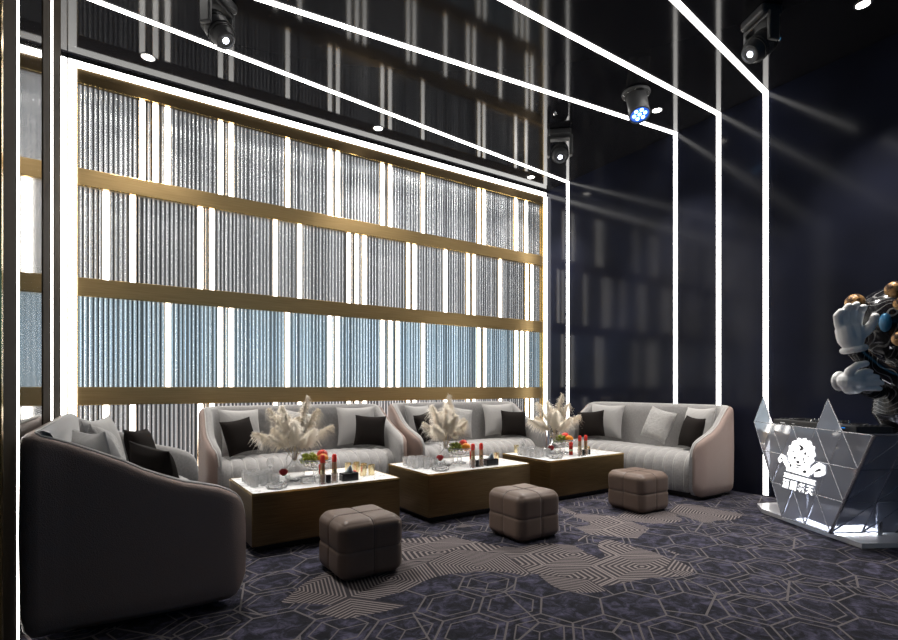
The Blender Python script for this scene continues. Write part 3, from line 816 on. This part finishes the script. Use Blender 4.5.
def moving_head(loc, yaw, pitch, lab, tgt, power):
    s = thing('moving_head_light', lab, 'stage light', loc, yaw, 'moving head stage lights on the ceiling')
    MB().box((-.125, -.09, -.075), (.125, .09, 0)).build('base', 'fixture', s, bevel=.018)
    for sx in (-1, 1):
        mb = MB(); mb.box((sx * .128 - .018, -.045, -.29), (sx * .128 + .018, .045, -.055)); mb.build('arm', 'fixture', s, bevel=.012)
    MB().box((-.135, -.05, -.10), (.135, .05, -.0755)).build('yoke', 'fixture', s, bevel=.008)
    hd = MB(); mt = Matrix.Translation((0, 0, -.245)) @ Matrix.Rotation(pitch, 4, 'X')
    hd.lathe([(0, .12), (.05, .12), (.085, .09), (.098, .03), (.098, -.03), (.085, -.09), (.072, -.135), (.060, -.14), (.055, -.13), (0, -.13)], 24, mt)
    h = hd.build('head', 'fixture', s, smooth=True, angle=35)
    mb = MB()
    for z in (.05, .02, -.05, -.08): mb.lathe([(.094, z), (.1005, z), (.1005, z + .008), (.094, z + .008)], 24, mt, closed=True)
    mb.build('ring', 'blackmat', h)
    MB().lathe([(0, -.131), (.023, -.131), (.020, -.137), (0, -.139)], 18, mt).build('lens', 'lens', h, smooth=True)
    l = bpy.data.lights.new('stage_beam', 'SPOT'); l.energy = power; l.spot_size = math.radians(70); l.spot_blend = .9; l.shadow_soft_size = .06; l.color = (1., .96, .92)
    b = bpy.data.objects.new('beam', l); C.objects.link(b); b.parent = s
    d = Vector(tgt) - Vector(loc) - Vector((0, 0, -.40)); dl = Matrix.Rotation(-yaw, 3, 'Z') @ d
    b.location = dl.normalized() * .22 + Vector((0, 0, -.25)); b.rotation_euler = dl.to_track_quat('-Z', 'Y').to_euler()
    return s
def aim(loc, tgt): return Vector(tgt) - Vector(loc)
moving_head((.66, 4.24, CEIL), .75, -.6, 'moving head stage light over the left of the fluted screen', (1.5, 3.3, .3), 330)
moving_head((4.35, 4.30, CEIL), -.75, -.75, 'moving head stage light in front of the corner of screen and navy wall', (2.9, 3.6, .3), 380)
moving_head((4.33, 2.07, CEIL), -2.0, -.85, 'moving head stage light above the rightmost light line', (4.1, 2.0, .5), 230)
# blue PAR spotlight
s = thing('par_spotlight', 'round black spotlight with seven glowing blue lamps', 'stage light', (4.42, 3.31, CEIL), 0)
MB().lathe([(0, -.001), (.135, -.001), (.14, -.012), (.135, -.028), (.10, -.034), (0, -.034)], 32).build('flange', 'fixture', s, smooth=True, angle=40)
for k in range(10): a = 2 * PI * k / 10; MB().ball((.118 * math.cos(a), .118 * math.sin(a), -.034), .006, 8).build('screw', 'chrome', s)
tl = Matrix.Translation((0, 0, -.034)) @ Matrix.Rotation(-.38, 4, RT)
MB().lathe([(0, .0), (.09, .0), (.098, -.02), (.098, -.25), (.104, -.255), (.104, -.27), (.092, -.272), (.09, -.255), (0, -.255)], 28, tl).build('barrel', 'fixture', s, smooth=True, angle=35)
ln = MB().lathe([(0, -.2555), (.0895, -.2555), (.0895, -.258), (0, -.258)], 28, tl).build('lens_plate', 'bluelens', s)
mb = MB()
for k in range(7):
    a = 2 * PI * k / 6; r = 0 if k == 6 else .052
    mb.lathe([(0, -.2585), (.019, -.2585), (.016, -.266), (0, -.269)], 12, tl @ Matrix.Translation((r * math.cos(a), r * math.sin(a), 0)))
mb.build('lamp', 'blueled', s)
for x, y, lab in ((4.014, 4.041, 'tiny ceiling sprinkler near the corner moving head'), (4.75, 2.12, 'tiny ceiling sprinkler above the right moving head')):
    tag(MB().lathe([(0, 0), (.02, 0), (.016, -.012), (.008, -.03), (0, -.03)], 12, Matrix.Translation((x, y, CEIL - .0005))).build('sprinkler', 'chrome'), lab, 'sprinkler')

# ------------------------------------------------------------------ DJ booth
def V(*a): return Vector(a)
B0, B1 = V(4.54, 2.01, .05), V(4.31, 1.59, .05)
T0, T1 = V(5.02, 2.46, .78), V(4.225, 1.31, .78)
wd = V(.88, -.475, 0)
B2 = B1 + wd * .50; T2 = T1 + wd * 1.20
booth = thing('dj_booth', 'angular glass booth of triangular panels leaning outward, lit from its base', 'booth', (4.6, 1.6, 0))
O = Vector((4.6, 1.6, 0))
def lattice(b0, b1, t0_, t1_, nb, nr):
    rws = []
    for r in range(nr + 1):
        f = r / nr; a = b0.lerp(t0_, f); b = b1.lerp(t1_, f); n = nb + r
        rws.append([a.lerp(b, k / n) for k in range(n + 1)])
    return rws
def facepanels(rws, crown, nrm):
    edges = set(); tris = []
    for r in range(len(rws) - 1):
        lo, up = rws[r], rws[r + 1]
        for k in range(len(lo)): tris.append((lo[k], up[k], up[k + 1]))
        for k in range(len(lo) - 1): tris.append((lo[k], up[k + 1], lo[k + 1]))
    top = rws[-1]; prev = rws[-2]
    rise = (top[1] - prev[0] + top[0] - prev[0]) * .5
    for k in crown:
        m = (top[k] + top[k + 1]) * .5 + rise * (.95); tris.append((top[k], m, top[k + 1]))
    for tr in tris:
        c = (tr[0] + tr[1] + tr[2]) / 3
        pts = [c + (p - c) * .97 - O for p in tr]
        n = (pts[1] - pts[0]).cross(pts[2] - pts[0]).normalized()
        MB().add([p - n * .003 for p in pts] + [p + n * .003 for p in pts], [(0, 1, 2), (5, 4, 3), (0, 3, 4, 1), (1, 4, 5, 2), (2, 5, 3, 0)]).build('glass_panel', 'smoke_glass', booth)
        for a, b in ((0, 1), (1, 2), (2, 0)):
            ka = tuple(round(q, 4) for q in tr[a]); kb = tuple(round(q, 4) for q in tr[b])
            edges.add((min(ka, kb), max(ka, kb)))
    return edges
rowsL = lattice(B0, B1, T0, T1, 2, 3)
rowsR = lattice(B1, B2, T1, T2, 2, 3)
ed = facepanels(rowsL, (0, 3), None) | facepanels(rowsR, (), None)
mb = MB()
for a, b in ed: mb.tube([Vector(a) - O, Vector(b) - O], .0042, 6)
mb.build('edge_bars', 'edge', booth, smooth=True)
mb = MB(); mb.tube([B1 - O, T1 - O], .011, 6); mb.build('corner_post', 'edge', booth, smooth=True)
# base slab, worktop, inner shelf
def off(pts): return [(p[0] - O.x, p[1] - O.y) for p in pts]
base = [(4.76, 2.27), (4.265, 1.39), (5.42, .77), (5.42, 2.2), (4.95, 2.4)]
MB().prism(off(base), 0, .035).build('base', 'base_slab', booth, bevel=.003)
MB().prism(off([(4.90, 2.22), (4.40, 1.42), (4.64, 1.28), (5.15, 2.1)]), .752, .772).build('worktop', 'smoke_glass', booth)
MB().prism(off([(4.72, 1.97), (4.46, 1.50), (4.72, 1.36), (5.0, 1.83)]), .30, .312).build('shelf', 'smoke_glass', booth)
MB().prism(off([(4.60, 1.93), (4.40, 1.60), (4.72, 1.43), (4.80, 1.55), (4.52, 1.68), (4.68, 1.90)]), .036, .046).build('light_bar', new_mat('base_light', (1, 1, 1), .5, emit=(.93, .95, 1.), strength=40.), booth)
for x, y in ((4.95, 2.0), (4.62, 1.40)): MB().tube([(x - O.x, y - O.y, .035), (x - O.x, y - O.y, .755)], .018, 10).build('leg', 'edge', booth, smooth=True)

# lit emblem and writing fixed on the left face
fu = (B1.lerp(T1, .5) - B0.lerp(T0, .5)).normalized()           # along the face, towards the viewer's right
fn = fu.cross((T0 - B0).lerp(T1 - B1, .5)).normalized()
if fn.dot(V(-1, 0, 0)) < 0: fn = -fn
fv = fn.cross(fu); fv = fv if fv.z > 0 else -fv
cen = (B0.lerp(B1, .46)).lerp(T0.lerp(T1, .46), .62) + fn * .006
def E(a, b): return cen + fu * a + fv * b - cen
FR = Matrix((( fu.x, fv.x, fn.x, 0), (fu.y, fv.y, fn.y, 0), (fu.z, fv.z, fn.z, 0), (0, 0, 0, 1)))
sign = thing('lit_emblem', 'glowing white emblem of a curly haired head above writing on the glass booth', 'sign', cen); sign.rotation_euler = FR.to_euler()
SC = .0096   # metres per drawing unit
def flat(poly, z0, z1, name, mat, parent):
    return MB().prism([(x * SC * 1.13, y * SC) for x, y in poly], z0, z1).build(name, mat, parent)
# head with curls
hair = []
for k in range(72):
    a = 2 * PI * k / 72; r = 12.6 + .7 * math.sin(a * 14) + .35 * math.sin(a * 23 + 1)
    hair.append((r * math.cos(a) * 1.12, 7 + r * math.sin(a) * 1.02))
flat(hair, 0, .004, 'head', 'white_sign', sign)
flat([(-10, -2), (10, -2), (13, -6), (11, -10), (-13, -9), (-13, -5)], 0, .004, 'collar', 'white_sign', sign)
def ribbon(pts, w, name):
    L = []; Rr = []
    for i, (x, y) in enumerate(pts):
        a = pts[max(i - 1, 0)]; b = pts[min(i + 1, len(pts) - 1)]; dx, dy = b[0] - a[0], b[1] - a[1]; l = math.hypot(dx, dy)
        ww = w * (.75 + .25 * math.sin(PI * i / (len(pts) - 1))); L.append((x - dy / l * ww, y + dx / l * ww)); Rr.append((x + dy / l * ww, y - dx / l * ww))
    return flat(L + Rr[::-1], 0.0045, .007, name, 'white_sign', sign)
ribbon([(-9, -7), (-14, -3), (-17, 1), (-20, 2), (-22, -1), (-20, -3)], 2.2, 'left_arm')
ribbon([(7, -8), (13, -6), (16, -2), (20, 1), (24, 0), (25, -4), (21, -6), (17, -7)], 2.3, 'right_arm')
ink = MB()
def blob(x, y, rx, ry, ang=0):
    rx *= 1.25; ry *= 1.6
    pl = []
    for k in range(14):
        a = 2 * PI * k / 14; u, w = rx * math.cos(a), ry * math.sin(a); pl.append(((x + u * math.cos(ang) - w * math.sin(ang)) * SC * 1.13, (y + u * math.sin(ang) + w * math.cos(ang)) * SC))
    ink.prism(pl, .0075, .0085)
for a in [(0, 13, 2.4, .6, -.4), (0.5, 11, 1.8, .7, .4), (5, 8, .9, .8), (-5, 3, 1, .7, .5), (4, 3, .5, 1.1), (-1, 0, 1.5, .8), (-.5, -2.6, 3.2, .45, .05), (0, -4.6, 2.4, .4), (-8, -4, 1, .9), (7.5, -6.5, 1.6, .8, .2), (8.5, 6, .6, .5), (-8, 8, .7, .5), (6, 1, .7, .5), (20, -3, 2.6, .45, .6), (-19.5, 0, 1.3, .4, -.3)]: blob(*a)
ink.build('drawn_lines', 'sign_ink', sign)
flat([(-15, -11.2), (19, -11.6), (17.6, -13.4), (19, -15.2), (-15, -14.8), (-13.6, -13)], 0, .004, 'banner', 'white_sign', sign)
def text(body, size, x, y, name, mat, parent, ext, z, bold=0, font=None):
    cu = bpy.data.curves.new('txt', 'FONT'); cu.body = body; cu.size = size; cu.extrude = ext; cu.align_x = 'CENTER'; cu.align_y = 'CENTER'; cu.offset = bold
    o = bpy.data.objects.new('txt', cu); C.objects.link(o); bpy.context.view_layer.update()
    me = bpy.data.meshes.new_from_object(o.evaluated_get(bpy.context.evaluated_depsgraph_get())); bpy.data.objects.remove(o)
    me.materials.clear(); me.materials.append(M[mat]); q = bpy.data.objects.new(name, me); C.objects.link(q); q.parent = parent; q.location = (x, y, z); return q
text('STORMTIDE LAND', 3.6 * SC, 2.0 * SC, -13.2 * SC, 'banner_writing', 'sign_ink', sign, .0004, .005)
for k, chx in enumerate('酒國老天'):
    text(chx, 8.0 * SC, (-12.5 + 9.6 * k) * SC, -20.6 * SC, 'character', 'white_sign', sign, .002, .003, bold=.0012)

# DJ controller on the worktop
ct = thing('dj_controller', 'black mixing console with knobs and jog wheels on top of the glass booth', 'mixer', (4.75, 1.78, .7725), math.atan2(.84, .54))
MB().box((-.46, -.13, 0), (.46, .13, .05)).build('body', 'blackmat', ct, bevel=.006)
for x in (-.28, .28):
    MB().lathe([(0, .0505), (.085, .0505), (.085, .060), (.078, .064), (0, .064)], 28, Matrix.Translation((x, 0, 0))).build('jog_wheel', 'chrome' if x < 0 else 'black', ct, smooth=True, angle=40)
rnd = random.Random(5)
for i in range(9):
    for j in range(4):
        x = -.12 + i * .03; y = -.09 + j * .055
        MB().lathe([(0, .0505), (.0085, .0505), (.007, .066 + .006 * rnd.random()), (0, .068)], 8, Matrix.Translation((x, y, 0))).build('knob', 'fixture' if (i + j) % 3 else 'chrome', ct)
for sx in (-1, 1):
    for i in range(5): MB().box((sx * .42 - .012, -.1 + i * .042, .0505), (sx * .42 + .012, -.075 + i * .042, .058)).build('pad', 'fixture', ct)
MB().box((-.36, .1305, .03), (-.22, .132, .036)).build('blue_strip', 'bluestripe', ct)
MB().box((.30, .1305, .020), (.36, .132, .028)).box((.18, .1305, .022), (.21, .132, .027)).box((-.16, .1305, .020), (-.11, .132, .028)).build('mark', 'deck_white', ct)

# ------------------------------------------------------------------ sculpture behind the booth
SP = Vector((4.98, 1.37, 0))
st = thing('sculpture', 'black glossy figure sculpture with white gloved hands and bronze balls behind the booth', 'sculpture', SP)
st.rotation_euler = (0, 0, math.atan2(-.5466, .8373))            # x to the figure's side, y away from the room
MB().ball((.0, .02, 1.585), .30, 36, (1.12, .85, .95)).build('head', 'circuit', st, smooth=True)
MB().ball((-.262, -.155, 1.57), .06, 24, (.6, .7, 1.15)).build('face_panel', 'blue_gloss', st, smooth=True)
MB().lathe([(0, .80), (.13, .80), (.185, .9), (.17, 1.05), (.135, 1.22), (.10, 1.32), (0, 1.33)], 32).build('torso', 'circuit', st, smooth=True)
for sx in (-1, 1):
    MB().lathe([(0, .006), (.115, .006), (.12, .06), (.085, .12), (.082, .45), (.10, .79), (0, .82)], 24, Matrix.Translation((sx * .115, 0, 0))).build('leg', 'circuit', st, smooth=True)
for p, r in (((-.335, .03, 1.745), .065), ((-.235, -.20, 1.80), .058), ((-.215, -.24, 1.695), .052), ((-.225, -.24, 1.445), .054), ((-.14, -.27, 1.37), .05)):
    MB().ball((0, 0, 0), r, 20).build('bronze_ball', 'ball', st, smooth=True).location = p
def skin_arm(pts, rad, name):
    # thick smooth limb
    P = []
    n = 20
    pts = [Vector(p) for p in pts]
    def cr(t):
        k = min(int(t), len(pts) - 2); f = t - k
        a = pts[max(k - 1, 0)]; b = pts[k]; c = pts[k + 1]; d = pts[min(k + 2, len(pts) - 1)]
        return .5 * ((2 * b) + (c - a) * f + (2 * a - 5 * b + 4 * c - d) * f * f + (3 * b - a - 3 * c + d) * f ** 3)
    T = [(len(pts) - 1) * i / n for i in range(n + 1)]
    rr = [rad[min(int(t), len(rad) - 2)] * (1 - (t - min(int(t), len(rad) - 2))) + rad[min(int(t), len(rad) - 2) + 1] * (t - min(int(t), len(rad) - 2)) for t in T]
    return MB().tube([cr(t) for t in T], rr, 20).build(name, 'circuit', st, smooth=True, angle=60)
skin_arm([(.19, .0, 1.20), (.12, -.17, 1.20), (-.14, -.26, 1.15), (-.36, -.25, 1.20), (-.54, -.235, 1.36)], [.085, .09, .088, .07, .052], 'arm')
skin_arm([(-.13, -.02, 1.17), (-.26, -.08, 1.08), (-.38, -.15, 1.08), (-.50, -.20, 1.13)], [.065, .06, .052, .05], 'arm')
def glove(chains, cuff, loc, name):
    mb = MB()
    for pts, rs in chains:
        for (a, ra), (b, rb) in zip(zip(pts, rs), list(zip(pts, rs))[1:]):
            a = Vector(a); b = Vector(b); n = max(2, int((b - a).length / .008))
            for i in range(n + 1): mb.ball(tuple(a.lerp(b, i / n)), ra + (rb - ra) * i / n, 12)
    o = mb.build(name, 'glove', st, smooth=True); o.location = loc
    md = o.modifiers.new('remesh', 'REMESH'); md.mode = 'VOXEL'; md.voxel_size = .0055; md.use_smooth_shade = True
    md = o.modifiers.new('smooth', 'SMOOTH'); md.iterations = 3; md.factor = .5
    if cuff:
        c, ax, R_, r_ = cuff; axv = Vector(ax).normalized(); q = Vector((0, 0, 1)).rotation_difference(axv).to_matrix().to_4x4()
        pts = [q @ Vector((R_ * math.cos(2 * PI * k / 24), R_ * math.sin(2 * PI * k / 24), 0)) + Vector(c) for k in range(25)]
        MB().tube(pts, r_, 10, cap=False).build('cuff', 'glove', o, smooth=True)
    return o
# raised hand: four fingers up, thumb at the right side, cuff below
glove([([(-.060, 0, -.03), (-.092, 0, .03), (-.108, -.010, .085), (-.098, -.032, .112)], [.036, .027, .025, .023]),
       ([(-.03, 0, -.02), (-.050, -.004, .05), (-.057, -.014, .120), (-.048, -.038, .148)], [.038, .028, .026, .024]),
       ([(.0, 0, -.02), (-.004, -.006, .06), (-.002, -.016, .132), (.004, -.040, .158)], [.038, .028, .026, .024]),
       ([(.03, 0, -.02), (.044, -.006, .05), (.054, -.014, .112), (.056, -.038, .140)], [.036, .028, .026, .024]),
       ([(.03, -.01, -.07), (.080, -.040, -.02), (.104, -.064, .035), (.104, -.076, .070)], [.038, .034, .029, .027]),
       ([(-.045, 0, -.02), (-.03, 0, -.07), (.0, 0, -.125)], [.060, .064, .052]),
       ([(.02, 0, -.02), (.02, 0, -.07), (.02, 0, -.125)], [.062, .066, .054])],
      ((.018, .0, -.150), (-.22, 0, 1), .062, .022), (-.575, -.24, 1.52), 'raised_glove')
# lower hand: palm towards the room, fingers to the right, thumb on top
glove([([(-.03, 0, .03), (.03, -.012, .060), (.085, -.022, .072), (.112, -.012, .068)], [.034, .022, .020, .018]),
       ([(-.03, 0, .005), (.045, -.016, .020), (.110, -.026, .030), (.142, -.014, .026)], [.034, .022, .020, .018]),
       ([(-.03, 0, -.02), (.045, -.016, -.018), (.122, -.024, -.014), (.156, -.012, -.018)], [.034, .022, .020, .018]),
       ([(-.03, 0, -.05), (.04, -.012, -.057), (.112, -.020, -.058), (.146, -.008, -.060)], [.032, .021, .019, .017]),
       ([(-.085, -.01, .0), (-.085, -.03, .062), (-.045, -.048, .104), (.010, -.055, .116)], [.038, .030, .025, .022]),
       ([(-.085, 0, -.005), (-.03, 0, -.010), (.0, 0, -.015)], [.060, .064, .048]),
       ([(-.06, 0, -.05), (-.01, 0, -.055)], [.050, .040])],
      ((-.085, .060, -.005), (-.3, 1, 0), .052, .019), (-.535, -.25, 1.15), 'lower_glove')

# ------------------------------------------------------------------ added blue glow panel behind the viewer, tinting the fluted glass
vw = thing('added_glow_panel', 'wide blue glow panel added on the wall behind the viewer', 'screen', (2.4, YF, 0))
MB().box((-2.3, .002, 1.5), (2.3, .05, 2.7)).build('glow_surface', 'screen', vw)
MB().box((-2.36, .001, 1.44), (2.36, .04, 1.498)).box((-2.36, .001, 2.702), (2.36, .04, 2.76)).build('frame', 'blackmat', vw)

# ------------------------------------------------------------------ camera, world, render look
cam = bpy.data.cameras.new('camera'); co = bpy.data.objects.new('camera', cam); C.objects.link(co)
co.location = (0, 0, H); co.rotation_euler = (PI / 2, 0, -math.atan2(.5466, .8373))
cam.sensor_width = 36; cam.lens = 36 * 513 / 898; cam.shift_y = (387.4 - 320) / 898; cam.clip_start = .02
sc = bpy.context.scene; sc.camera = co
w = bpy.data.worlds.new('world'); sc.world = w; w.use_nodes = True
w.node_tree.nodes['Background'].inputs[0].default_value = (.02, .02, .025, 1); w.node_tree.nodes['Background'].inputs[1].default_value = .3
sc.view_settings.view_transform = 'Standard'; sc.view_settings.look = 'None'; sc.view_settings.gamma = 1; sc.view_settings.exposure = 0
sc.view_settings.use_curve_mapping = False
sc.cycles.use_denoising = True
sc.cycles.max_bounces = 12; sc.cycles.transmission_bounces = 10; sc.cycles.glossy_bounces = 6
sc.cycles.sample_clamp_indirect = 6
